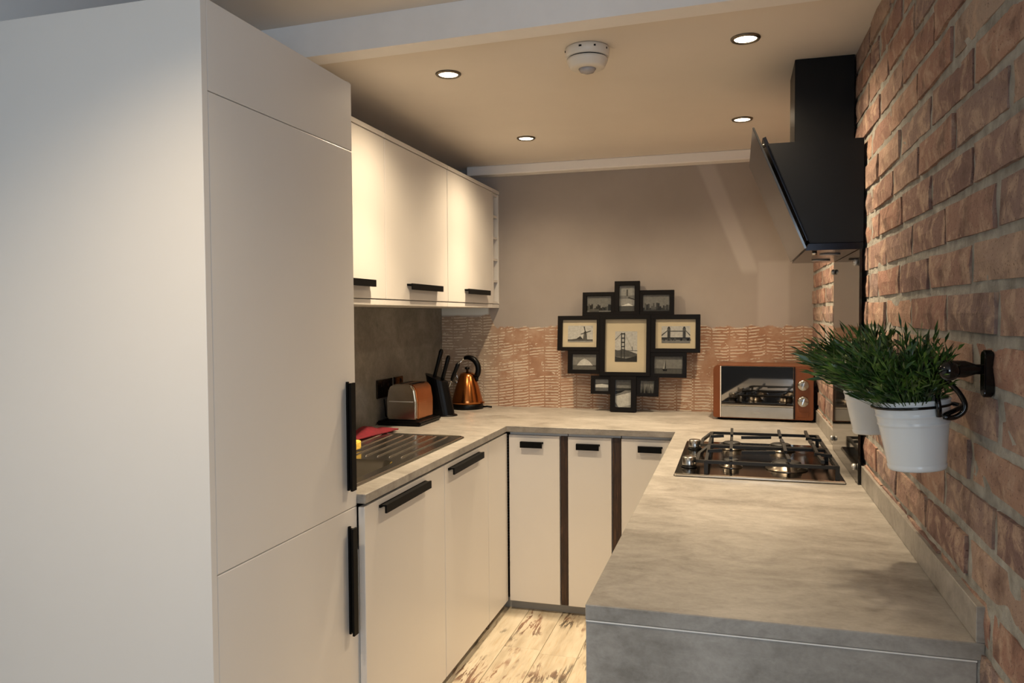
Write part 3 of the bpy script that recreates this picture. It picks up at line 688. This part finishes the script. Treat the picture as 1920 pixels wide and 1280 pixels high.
MB().tube([hp[4], (kc[0]-.050, kc[1], W+.235), (kc[0]-.062, kc[1], W+.205), (kc[0]-.058, kc[1], W+.165), (kc[0]-.045, kc[1], W+.150)], [.006, .0045, .004, .004, .004], 10).build('handle_bracket', 'steel_polished', t)
MB().tube([hp[-1], (kc[0]+.054, kc[1], W+.145)], [.012, .007], 10).build('handle_tail', 'black_plastic', t)
MB().tube([(kc[0]-.045, kc[1], W+.128), (kc[0]-.066, kc[1], W+.143), (kc[0]-.082, kc[1], W+.148)], [.016, .011, .008], 14).build('spout', 'steel_polished', t)
MB().box(kc[0]+.076, kc[0]+.094, kc[1]-.012, kc[1]+.006, W+.030, W+.040, .002).build('switch_lever', 'copper', t)
MB().tube([(kc[0]+.075, kc[1]+.02, W+.008), (kc[0]+.10, kc[1]+.03, W+.010), (kc[0]+.125, kc[1]+.03, W+.008)], .005, 8).build('power_cord', 'black_plastic', t)

# ------------------------------------------------------------------ collage photo frame leaning on the wall
t = thing('photo_frame', 'black collage photo frame with eleven pictures leaning on the back wall', 'photo frame', (0, 0, 0))
F0 = Vector((.433, .605, W+.001))
def uv(x, y): return ((x-678)/1415*.834, (1208-y)/1415*.834*1.005)     # crop pixels to metres from the foot
parts = [  # outer, opening, picture inside a mat, proud, subject
 ((568, 905, 790, 1208), (610, 938, 745, 1170), None, .006, 'coast'), ((397, 905, 580, 1062), (433, 935, 550, 1035), None, 0, 'lake'), ((776, 905, 975, 1075), (822, 942, 942, 1045), None, 0, 'trees'),
 ((190, 680, 480, 890), (230, 722, 440, 855), None, 0, 'dome'), ((895, 690, 1205, 912), (938, 735, 1172, 880), None, 0, 'boat'),
 ((95, 388, 475, 690), (137, 422, 441, 660), (183, 472, 405, 614), .003, 'mill'), ((900, 382, 1315, 702), (945, 420, 1278, 668), (995, 478, 1232, 622), .003, 'towers'),
 ((312, 183, 600, 392), (348, 215, 562, 355), None, 0, 'city'), ((800, 172, 1098, 388), (835, 210, 1060, 352), None, 0, 'city2'), ((592, 92, 808, 390), (632, 128, 765, 352), None, .005, 'tall'),
 ((470, 380, 905, 905), (515, 418, 870, 872), (600, 522, 790, 782), .008, 'gate')]
def rect(mb, x0, x1, z0, z1, y, mi): mb.poly([(x0, y, z0), (x1, y, z0), (x1, y, z1), (x0, y, z1)], [(0, 1, 2, 3)], mi)
def pg(mb, pts, y, mi): mb.poly([(p[0], y, p[1]) for p in pts], [tuple(range(len(pts)))], mi)
GR = ['print_25', 'print_45', 'print_70', 'print_100', 'print_130', 'print_160', 'print_190']
def picture(kind, x0, x1, z0, z1, y):
    mb = MB(); w, h = x1-x0, z1-z0; X = lambda u: x0+u*w; Z = lambda v: z0+v*h
    R = lambda a, b, c, d, m, l=1: rect(mb, X(a), X(b), Z(c), Z(d), y-.0003*l, m)
    G = lambda pts, m, l=1: pg(mb, [(X(a), Z(b)) for a, b in pts], y-.0003*l, m)
    sky = {'gate': 5, 'mill': 5, 'towers': 5, 'tall': 4}.get(kind, 3); R(0, 1, 0, 1, sky, 0)
    rg = random.Random(kind)
    if kind == 'gate':
        G([(0, 0), (1, 0), (1, .26), (.7, .34), (.35, .42), (.15, .36), (0, .40)], 2); R(0, 1, 0, .16, 3, 2); G([(0, .16), (.5, .10), (1, .2), (1, 0), (0, 0)], 1, 3)
        R(.27, .31, .05, .95, 1, 4); R(.41, .45, .05, .95, 1, 4)
        for z in (.90, .76, .62, .48): R(.27, .45, z, z+.035, 1, 4)
        R(0, 1, .36, .375, 2, 4); G([(.45, .93), (.46, .90), (.78, .42), (.77, .42)], 2, 4); G([(.27, .93), (0, .72), (0, .70), (.27, .91)], 2, 4); R(.77, .80, .36, .5, 3, 4)
    elif kind == 'towers':
        R(0, 1, 0, .2, 3); R(0, 1, .2, .3, 1, 2)
        for a in (.2, .74): R(a, a+.11, .15, .86, 2, 3); G([(a, .86), (a+.11, .86), (a+.08, .97), (a+.03, .97)], 1, 3); R(a+.03, a+.08, .3, .7, 1, 4)
        R(.3, .75, .68, .73, 2, 3); R(0, 1, .28, .34, 1, 4); G([(0, .5), (.2, .75), (.2, .70), (0, .40)], 2, 3); G([(1, .5), (.85, .75), (.85, .70), (1, .40)], 2, 3)
        for k in range(14): a = rg.random(); R(a, a+.05, .15, .25+.1*rg.random(), rg.choice((0, 1, 2)), 5)
    elif kind == 'mill':
        R(0, 1, 0, .16, 2); G([(.1, .14), (.35, .2), (.5, .36), (.62, .16)], 1, 2); G([(.6, .12), (.78, .12), (.74, .6), (.65, .6)], 2, 3); G([(.64, .58), (.76, .58), (.70, .7)], 1, 4)
        G([(.52, .50), (.53, .46), (.92, .66), (.91, .70)], 1, 5); G([(.63, .95), (.67, .95), (.76, .28), (.73, .28)], 1, 5); R(0, 1, .0, .05, 4, 4)
    elif kind in ('city', 'city2'):
        R(0, 1, 0, .18, 1 if kind == 'city2' else 3)
        for k in range(16): a = k/16; R(a, a+.058, .1, .2+.32*rg.random(), rg.choice((0, 1, 2)), 2)
        if kind == 'city': R(.1, .5, .02, .2, 2, 3)
    elif kind == 'dome':
        R(0, 1, 0, .3, 1); G([(.18, .28), (.85, .28), (.72, .52), (.6, .66), (.5, .72), (.38, .64), (.26, .46)], 5, 2); G([(0, .3), (1, .2), (1, .0), (0, 0)], 2, 3)
    elif kind == 'boat':
        R(0, 1, 0, .28, 2); R(0, 1, .28, .30, 1, 2); G([(.37, .30), (.41, .30), (.40, .84)], 1, 3); G([(.30, .28), (.36, .3), (.37, .75)], 4, 3); G([(.28, .26), (.46, .26), (.43, .16), (.32, .16)], 0, 3)
    elif kind == 'tall':
        R(0, 1, 0, .22, 2); G([(.1, .22), (.9, .22), (.6, .32)], 6, 2); R(0, 1, .5, .62, 3, 2); G([(.55, .52), (1, .44), (1, .48), (.6, .56)], 1, 3); R(.45, .55, .6, .85, 2, 3)
    elif kind == 'coast':
        R(0, 1, .62, .7, 1); G([(0, .48), (.35, .54), (.6, .62), (0, .6)], 0, 2); G([(0, .4), (1, .56), (1, .0), (.2, .0), (0, .18)], 5, 2); G([(.3, .0), (1, 0), (1, .1)], 4, 3)
    elif kind == 'lake': R(0, 1, 0, .3, 2); G([(0, .3), (1, .3), (1, .5), (.5, .62), (0, .52)], 5, 2); R(0, 1, .6, .68, 1, 2)
    else:
        for k in range(9): a = k/9; G([(a, 0), (a+.13, 0), (a+.065, .5+.45*rg.random())], rg.choice((0, 1, 2)), 1+k % 3)
    return mb
for (ox0, oz0, ox1, oz1), (px0, pz0, px1, pz1), inner, proud, kind in parts:
    a, d = uv(ox0, oz0); b_, c = uv(ox1, oz1); e, h = uv(px0, pz0); f, g = uv(px1, pz1)
    y0, y1 = -.018-proud, .004; mb = MB()
    mb.box(a, b_, y0, y1, h, d, .001).box(a, b_, y0, y1, c, g, .001).box(a, e, y0, y1, g-.001, h+.001, .001).box(f, b_, y0, y1, g-.001, h+.001, .001)
    fr_ = mb.build('frame', 'frame_black', t, label='black picture frame'); fr_.matrix_parent_inverse = Matrix()
    yp = -.006
    if inner:
        m_ = MB().box(e-.001, f+.001, yp, yp+.003, g-.001, h+.001).build('mount', 'mat_cream', fr_, label='cream picture mount')
        e, h = uv(inner[0], inner[1]); f, g = uv(inner[2], inner[3]); yp -= .0006
    pc = picture(kind, e, f, g, h, yp).build('picture', GR, fr_, label='small black-and-white photograph')
    bk = MB().box(a+.002, b_-.002, .0005, .0035, c+.002, d-.002).build('backing', 'black_matt', fr_)
t.location = F0; t.rotation_euler.x = math.radians(-6.5)
for c in t.children: c.matrix_parent_inverse = Matrix()

# ------------------------------------------------------------------ rail, pots and plants on the brick wall
XRL = 1.268; ZR = 1.318
t = thing('wall_rail', 'black wall-mounted hanging rail carrying the two plant pots', 'rail', (XRL, -1.6, ZR))
MB().cyl((XRL, -2.055, ZR), (XRL, -1.22, ZR), .0085, 16).build('rail', 'black_gloss', t)
for y in (-2.02, -1.255):
    br = MB().tube([(1.328, y, ZR), (1.312, y, ZR), (1.298, y, ZR), (1.283, y, ZR), (XRL, y, ZR)], [.007, .0075, .0125, .0125, .0135], 16).build('bracket_arm', 'black_gloss', t)
    pts_ = rrect(-.011, .011, -.034, .034, .0105, 6)
    MB().prism([(y+a, ZR-.006+b) for a, b in pts_], 1.3205, 1.3335, 'X', bev=.002).build('wall_plate', 'black_gloss', br)
for y, s_ in ((-2.055, -1), (-1.22, 1)): MB().lathe([(0, .018), (.008, .017), (.0135, .010), (.0135, .004), (.0095, 0), (0, 0)], (0, 0, 0), 20, mat=Matrix.Translation((XRL, y, ZR)) @ Matrix.Rotation(math.radians(90 if s_ < 0 else -90), 4, 'X')).build('finial', 'black_gloss', t)
def pot_set(pc, label_p, label_h, seed, hook_y, R0=.0548, H=.110, spread=.85, lean=(-.32, .05)):
    px_, py_, pz = pc     # rim centre
    t = thing('potted_plant', label_p, 'plant', (px_, py_, pz-H), 'potted plants on the wall rail')
    zb = pz-H
    prof = [(0, .0), (.0405, .0), (.0420, .002), (.0427, .007), (.0415, .009)]
    for i in range(1, 60):
        s_ = i/60; r = .0420+(R0-.0420)*s_; prof.append((r+.0016*sum(math.exp(-((s_-c_)/.018)**2) for c_ in (.66, .80)), .009+(H-.014)*s_))
    prof += [(R0-.0005, H-.005), (R0+.001, H-.002), (R0, H), (R0-.003, H-.001), (R0-.006, H-.02), (.04, .01), (0, .008)]
    MB().lathe(prof, (px_, py_, zb), 44).build('pot', 'pot_enamel', t, label='white enamelled metal pot')
    MB().lathe([(0, .004), (R0-.010, 0), (R0-.010, -.004), (0, -.004)], (px_, py_, pz-.018), 24).build('soil', 'soil', t)
    rg = random.Random(seed); mb = MB(); bm = mb.bm
    for s_ in range(300):
        a = rg.random()*2*math.pi; rr = math.sqrt(rg.random())*(R0-.014)
        base = Vector((px_+rr*math.cos(a), py_+rr*math.sin(a), pz-.02))
        out = Vector((math.cos(a), math.sin(a), 0))*(rr/R0*1.15+rg.uniform(0, .35))*spread
        d = (out + Vector((lean[0], lean[1], 0))*rg.uniform(0, 1) + Vector((rg.uniform(-.25, .25), rg.uniform(-.25, .25), 1.0))).normalized()
        ln = rg.uniform(.07, .130)*(1.0 if rg.random() > .06 else 1.2)
        bend = Vector((out.x, out.y, -.35))*rg.uniform(.0, .25)
        pt = lambda s: base + d*ln*s + bend*ln*s*s
        nl = 9
        for k in range(nl):
            s0 = .3+.7*k/(nl-1); p0 = pt(s0)
            if p0.x > 1.290: break
            la = a + rg.random()*6.28; tl = (pt(min(1, s0+.01))-pt(s0-.02)).normalized()
            sd = Vector((math.cos(la), math.sin(la), rg.uniform(-.1, .3))); ld = (tl*rg.uniform(.7, 1.3)+sd*.75).normalized()
            if k == nl-1: ld = tl
            L_ = rg.uniform(.020, .040); wv = ld.cross(Vector((rg.uniform(-1, 1), rg.uniform(-1, 1), rg.uniform(-1, 1)))).normalized()*rg.uniform(.0018, .0032)
            tip = p0+ld*L_ - Vector((0, 0, .004)); md = p0+ld*L_*.45
            if tip.x > 1.300 or md.x > 1.295: continue
            v = [bm.verts.new(q) for q in (p0, md+wv, tip, md-wv)]; bm.faces.new(v)
        sw = .0007; v = [bm.verts.new(q) for q in (base+Vector((sw, 0, 0)), base-Vector((sw, 0, 0)), pt(.95)-Vector((sw, 0, 0)), pt(.95)+Vector((sw, 0, 0)))]
        if max(q.co.x for q in v) < 1.290: bm.faces.new(v)
    mb.build('foliage', 'leaf', t, kind='stuff', label='dense narrow pointed green leaves')
    t.rotation_euler.y = math.radians(-5); t.location.x += .0096
    # wire holder: ring under the rim, clip and hook over the rail
    t = thing('pot_holder', label_h, 'holder', (px_, py_, pz-.014), 'wire pot holders on the rail')
    rz = pz-.0105; rr = R0+.0012
    MB().tube([(px_+rr*math.cos(2*math.pi*i/40), py_+rr*math.sin(2*math.pi*i/40), rz) for i in range(40)], .0022, 8, closed=True).build('ring', 'black_gloss', t)
    sx = px_+rr*math.cos(math.radians(-20)); sy = py_+rr*math.sin(math.radians(-20))
    hk = [(XRL-.010, hook_y, ZR-.006)]
    pts_ = []
    for i in range(13):
        a = math.radians(200-200*i/12); pts_.append((XRL+.0115*math.cos(a), hook_y, ZR+.0115*math.sin(a)))
    pts_ += [(XRL+.016, hook_y, ZR-.020), (XRL+.030, hook_y, ZR-.040), (XRL+.037, hook_y, ZR-.058), (XRL+.033, hook_y, ZR-.070), (XRL+.020, hook_y, ZR-.077), (XRL+.008, hook_y, ZR-.074), (sx+.006, hook_y*.6+sy*.4, rz-.002), (sx+.0035, sy, rz)]
    V = [Vector(p) for p in pts_]; sp_ = []
    for i in range(len(V)-1):      # Catmull-Rom smoothing of the bent wire
        a, b, c, d = V[max(i-1, 0)], V[i], V[i+1], V[min(i+2, len(V)-1)]
        for k in range(4):
            u = k/4; sp_.append(0.5*((2*b)+(c-a)*u+(2*a-5*b+4*c-d)*u*u+(3*b-a-3*c+d)*u**3))
    MB().tube(sp_+[V[-1]], .0038, 10).build('hook', 'black_gloss', t)
    cxp = px_+rr*math.cos(math.radians(-62)); cyp = py_+rr*math.sin(math.radians(-62))
    MB().tube([(cxp+.001, cyp-.003, rz-.014), (cxp+.001, cyp-.0045, rz), (cxp+.0005, cyp-.004, rz+.020)], [.004, .0045, .0035], 10).build('clip', 'black_gloss', t)
    t.rotation_euler.y = math.radians(-5)
    bpy.context.view_layer.update()
pot_set((1.245, -1.935, 1.266), 'white pot of spiky green foliage nearest the camera on the rail', 'black wire ring and hook holding the nearer plant pot', 11, -2.0)
pot_set((1.248, -1.525, 1.262), 'white pot of spiky green foliage farther along the rail, over the hob end', 'black wire ring and hook holding the farther plant pot', 12, -1.535, spread=.72, lean=(-.36, .0))
